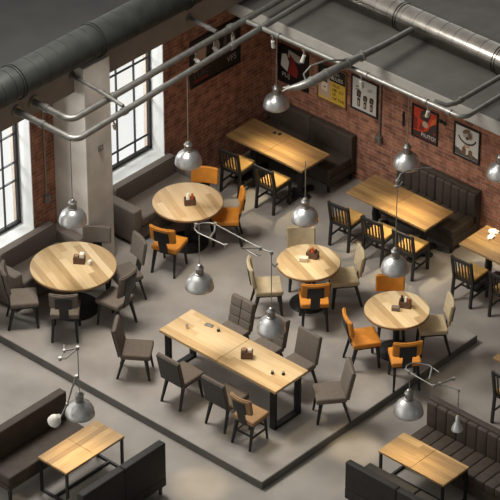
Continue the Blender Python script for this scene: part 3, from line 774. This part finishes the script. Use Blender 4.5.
# double arm at the lower left
o = (4.03, -7.94, 2.2)
t = thing('swing_arm', 'thin folding arm above the lamp at the lower left', 'lamp arm', o)
rod(t, o, [(4.0, -7.96, 2.2), (3.92, -8.12, 2.2), (4.0, -8.27, 2.2)]); rod(t, o, [(4.0, -7.96, 2.19), (4.05, -8.22, 2.2), (4.0, -8.27, 2.2)], .009)
rod(t, o, [(3.92, -8.12, 2.2), (3.83, -8.03, 2.2)], .012, 'clip'); knuckle(t, o, (4.0, -7.96, 2.2)); knuckle(t, o, (4.0, -8.27, 2.2)); knuckle(t, o, (3.92, -8.12, 2.2), .02)
# small second lamp at the lower left, hung from the cord by a bent arm
o = (3.99, -8.36, 1.22)
t = thing('spot_lamp', 'small pale spot lamp on a bent arm left of the lower left dome lamp', 'lamp', o)
rod(t, o, [(3.985, -7.985, 1.78), (3.97, -8.06, 1.6), (3.96, -8.14, 1.40), (3.97, -8.25, 1.30), (3.99, -8.33, 1.30)], .012)
knuckle(t, o, (3.985, -7.985, 1.76)); knuckle(t, o, (3.96, -8.14, 1.40), .02)
mt = Matrix.Translation((0, 0, .10)) @ Matrix.Rotation(R(35), 4, 'Y')
MB().lathe([(.085, -.10), (.082, -.05), (.055, .0), (.03, .02), (.03, .07), (0, .075)], 24, mt, cap=False).build('lamp_shade', M['paper'], t)
MB().lathe([(0, -.05), (.03, -.045), (.035, -.02), (.02, .01)], 14, mt).build('bulb', M['bulb'], t)
# looped arm at the lower right with two lamps
o = (7.16, -5.28, 1.95)
t = thing('swing_arm', 'looped metal arm carrying two lamps above the ribbed sofa at the lower right', 'lamp arm', o)
z = 1.93
rod(t, o, [(7.44, -5.03, z), (7.25, -5.0, z), (7.12, -5.06, z), (7.06, -5.12, z), (7.05, -5.19, z), (7.09, -5.26, z), (7.16, -5.28, z), (7.57, -5.30, z)])
rod(t, o, [(7.57, -5.30, z), (7.60, -5.21, z), (7.86, -5.155, z)], .01); rod(t, o, [(7.60, -5.21, z), (7.66, -5.01, z)], .01, 'brace'); rod(t, o, [(7.31, -5.01, z), (7.44, -5.22, z-.01)], .014, 'brace')
for p in ((7.57, -5.30, z), (7.60, -5.21, z), (7.66, -5.01, z), (7.86, -5.155, z), (7.16, -5.28, z)): knuckle(t, o, p, .02)
t = thing('spot_lamp', 'small narrow cone lamp hanging in front of the ribbed sofa backrest', 'lamp', (7.86, -5.155, 1.32))
MB().lathe([(.075, 0), (.07, .03), (.042, .10), (.028, .13), (.028, .19), (.012, .215)], 24, cap=False).build('lamp_shade', M['steel'], t)
MB().lathe([(0, .012), (.03, .02), (.03, .06), (.015, .11)], 14).build('bulb', M['bulb'], t)
MB().tube([(0, 0, .21), (0, 0, .61)], .006, 8).build('cord', M['socket'], t)

# ------------------------------------------------------------------ table things
def caddy(label, where, loc, rz_, fill):
    t = thing('condiment_caddy', label, 'caddy', loc, rz_, 'small wooden caddies on the tables')
    a, b_, h = .16, .10, .10; th = .009; k = 1.25
    MB().box((0, 0, th/2), (a, b_, th)).build('caddy_base', M['boxwood'], t, False)
    for c, d_ in (((0, b_/2-th/2, h/2+th/2), (a, th, h-th)), ((0, -b_/2+th/2, h/2+th/2), (a, th, h-th)), ((a/2-th/2, 0, h/2+th/2), (th, b_-2*th, h-th)), ((-a/2+th/2, 0, h/2+th/2), (th, b_-2*th, h-th))):
        MB().box(c, d_).build('caddy_side', M['boxwood'], t, False)
    ca, sa = math.cos(rz_), math.sin(rz_)
    for nm, lab, mm, x, w_, hh in fill:
        if nm == 'napkin_stack': o = MB().box((0, 0, hh*k/2), (w_*k, .07, hh*k), .004).build(nm, M[mm], None, False)
        else: o = MB().lathe([(w_*k/2, 0), (w_*k/2, hh*k*.75), (w_*k/3, hh*k*.86), (w_*k/3, hh*k), (0, hh*k)], 14).build(nm, M[mm])
        o.location = (loc[0]+ca*x*k, loc[1]+sa*x*k, loc[2]+th); o.rotation_euler = (0, 0, rz_)
        tag(o, lab+' in the caddy '+where, 'napkins' if nm == 'napkin_stack' else 'bottle', 'contents of the table caddies')
caddy('brown caddy with napkins on the large round table', 'on the large round table', (1.09, -5.06, .70), R(35), [('napkin_stack', 'brown napkins', 'tan', -.03, .04, .09), ('napkin_stack', 'white napkins', 'paper', .03, .05, .12)])
tag(MB().box((1.235, -5.0, .735), (.05, .06, .07), .008).build('napkin_holder', M['paper']), 'white napkin holder beside the brown caddy on the large round table', 'napkin holder')
caddy('dark caddy with white and red items on the table beside the rear window bench', 'beside the rear window bench', (1.21, -2.96, .70), R(50), [('bottle', 'white shaker', 'paper', -.02, .045, .14), ('bottle', 'red shaker', 'redjar', .03, .04, .13)])
caddy('dark caddy with a red jar on the middle round table', 'on the middle round table', (3.39, -2.80, .70), R(20), [('bottle', 'red jar', 'redjar', .0, .045, .12), ('bottle', 'dark bottle', 'darkglass', .042, .033, .11), ('napkin_stack', 'brown napkins', 'tan', -.04, .025, .1)])
tag(MB().box((3.36, -2.95, .735), (.12, .08, .07), .012, rot=.6).build('napkin_holder', M['cream']), 'cream napkin box in front of the dark caddy on the middle round table', 'napkin holder')
caddy('brown caddy with small bottles on the right round table', 'on the right round table', (5.10, -2.85, .70), R(30), [('bottle', 'dark bottle', 'darkglass', -.035, .038, .13), ('bottle', 'white bottle', 'paper', .008, .035, .12), ('bottle', 'red bottle', 'redjar', .043, .028, .1)])
tag(MB().box((5.06, -3.0, .73), (.11, .07, .06), .01, rot=.6).build('napkin_holder', M['chairgrey']), 'grey napkin box beside the bottle caddy on the right round table', 'napkin holder')
caddy('brown wooden caddy with pale napkins on the long table', 'on the long table', (4.30, -5.15, .70), R(40), [('napkin_stack', 'tan napkins', 'tan', -.03, .045, .1), ('napkin_stack', 'cream napkins', 'cream', .03, .045, .1)])
def shaker(label, x, y, z, m, h=.05):
    t = thing('salt_shaker', label, 'shaker', (x, y, z), 0, 'little shakers on the tables')
    MB().lathe([(.022, 0), (.024, h*.3), (.018, h*.75)], 14).build('shaker_body', M[m], t)
    MB().lathe([(.019, h*.75), (.019, h*.95), (.01, h), (0, h)], 14).build('shaker_cap', M['socket'], t)
shaker('little metal shaker near the left end of the long table', 3.26, -5.20, .70, 'steel', .06)
shaker('little black shaker by the far edge of the long table, next to a grey tray', 3.62, -4.97, .70, 'black')
shaker('little black shaker near the right end of the long table, the left of two', 4.80, -5.20, .70, 'black')
shaker('little black shaker near the right end of the long table, the right of two', 4.92, -5.12, .70, 'black')
tag(MB().box((3.44, -4.96, .707), (.12, .06, .014), .005, rot=.2).box((3.44, -4.96, .716), (.1, .045, .006), .002, rot=.2).build('tray', M['socket']), 'small grey tray near the far left edge of the long table', 'tray')
shaker('little black shaker on the corner booth table, the left of two', .70, -.59, .58, 'black')
shaker('little black shaker on the corner booth table, the right of two', .78, -.57, .58, 'black')
def napkin(label, x, y, z, rz_, s):
    m = MB(); b = bmesh.new(); bmesh.ops.create_icosphere(b, subdivisions=3, radius=1)
    rnd = random.Random(s)
    for v in b.verts:
        a = v.co.copy(); k_ = 1+.22*math.sin(a.x*5+s)*math.cos(a.y*6+s*2)+.15*rnd.uniform(-1, 1)
        v.co = Vector((a.x*.075*k_, a.y*.05*k_, max(0, .012+a.z*.028*k_)))
    m._add(b, Matrix.Translation((x, y, z)) @ Matrix.Rotation(rz_, 4, 'Z'))
    tag(m.build('paper_napkin', M['paper'], None, False), label, 'napkin', 'crumpled napkins on the booth table')
napkin('crumpled white napkin on the right booth table, the farther of two', 4.74, -.48, .58, .4, 1)
napkin('crumpled white napkin on the right booth table, the nearer of two', 4.80, -.60, .58, 1.9, 4)

# ------------------------------------------------------------------ light
wd = bpy.data.worlds.new('sky'); SC.world = wd; wd.use_nodes = True
N = wd.node_tree.nodes; L = wd.node_tree.links
bg = N['Background']; tc = N.new('ShaderNodeTexCoord'); sx = N.new('ShaderNodeSeparateXYZ'); L.new(tc.outputs['Generated'], sx.inputs[0])
def wm(op, a, v):
    n = N.new('ShaderNodeMath'); n.operation = op
    for i, q in enumerate((a, v)):
        if hasattr(q, 'links'): L.new(q, n.inputs[i])
        else: n.inputs[i].default_value = q
    return n.outputs[0]
# overcast daylight: bright on the window side (-x), softer from the open front (-y), dim elsewhere
fx = wm('MINIMUM', wm('MAXIMUM', wm('MULTIPLY', sx.outputs['X'], -2.2), 0.), 1.)
fy = wm('MAXIMUM', wm('MULTIPLY', sx.outputs['Y'], -1.), 0.)
val = wm('ADD', wm('ADD', wm('MULTIPLY', fx, .95), wm('MULTIPLY', fy, .34)), .10)
cb = N.new('ShaderNodeCombineColor'); L.new(val, cb.inputs[0]); L.new(wm('MULTIPLY', val, .985), cb.inputs[1]); L.new(wm('MULTIPLY', val, .95), cb.inputs[2])
L.new(cb.outputs[0], bg.inputs['Color']); bg.inputs['Strength'].default_value = 1.0

def area(name, loc, target, size, energy, col):
    l = bpy.data.lights.new(name, 'AREA'); l.size = size; l.energy = energy; l.color = col
    o = bpy.data.objects.new(name, l); COL.objects.link(o); o.location = loc
    o.rotation_euler = (Vector(target)-Vector(loc)).to_track_quat('-Z', 'Y').to_euler()
    return o
area('overhead_fill_light', (1.2, -5.5, 7.4), (2.8, -4.4, 0), 2.0, 530, (1, .96, .91))  # added lamp high above the open room, for soft overall light and shadows
# daylight reaching in through the two windows, from under the eaves outside
area('window_daylight', (-1.5, -6.6, 2.75), (.2, -4.6, 1.1), .9, 85, (.98, .99, 1))
area('window_daylight', (-1.5, -4.1, 2.75), (.2, -2.4, .8), .9, 75, (.98, .99, 1))
def spotl(loc, target, deg, energy, col=(1, .8, .5), soft=.08, blend=.8):  # unseen spots with no fixture, added to make warm pools on the floor
    l = bpy.data.lights.new('floor_pool_light', 'SPOT'); l.spot_size = R(deg); l.energy = energy; l.spot_blend = blend; l.color = col; l.shadow_soft_size = soft
    o = bpy.data.objects.new('floor_pool_light', l); COL.objects.link(o); o.location = loc
    o.rotation_euler = (Vector(target)-Vector(loc)).to_track_quat('-Z', 'Y').to_euler()
spotl((5.96, -4.86, 3.2), (5.96, -4.86, LOW), 15, 300)
spotl((4.99, -6.81, 3.2), (4.99, -6.81, LOW), 17, 260)

# ------------------------------------------------------------------ camera
F = 3200.; pit = R(34); phi = math.atan(1.1)
fh = Vector((-math.cos(phi), math.sin(phi), 0)); rt = Vector((fh.y, -fh.x, 0))
fw = Vector((fh.x*math.cos(pit), fh.y*math.cos(pit), -math.sin(pit))); up = rt.cross(fw)
cam = bpy.data.cameras.new('camera'); co = bpy.data.objects.new('camera', cam); COL.objects.link(co)
mtx = Matrix((rt, up, -fw)).transposed().to_4x4(); mtx.translation = Vector((27.42145, -30.52269, 25.56310))
co.matrix_world = mtx
cam.sensor_width = 36; cam.lens = F/500*36; cam.clip_end = 300; cam.clip_start = 1
SC.camera = co
SC.view_settings.view_transform = 'Standard'; SC.view_settings.look = 'None'; SC.view_settings.gamma = 1
SC.view_settings.exposure = 0; SC.view_settings.use_curve_mapping = False
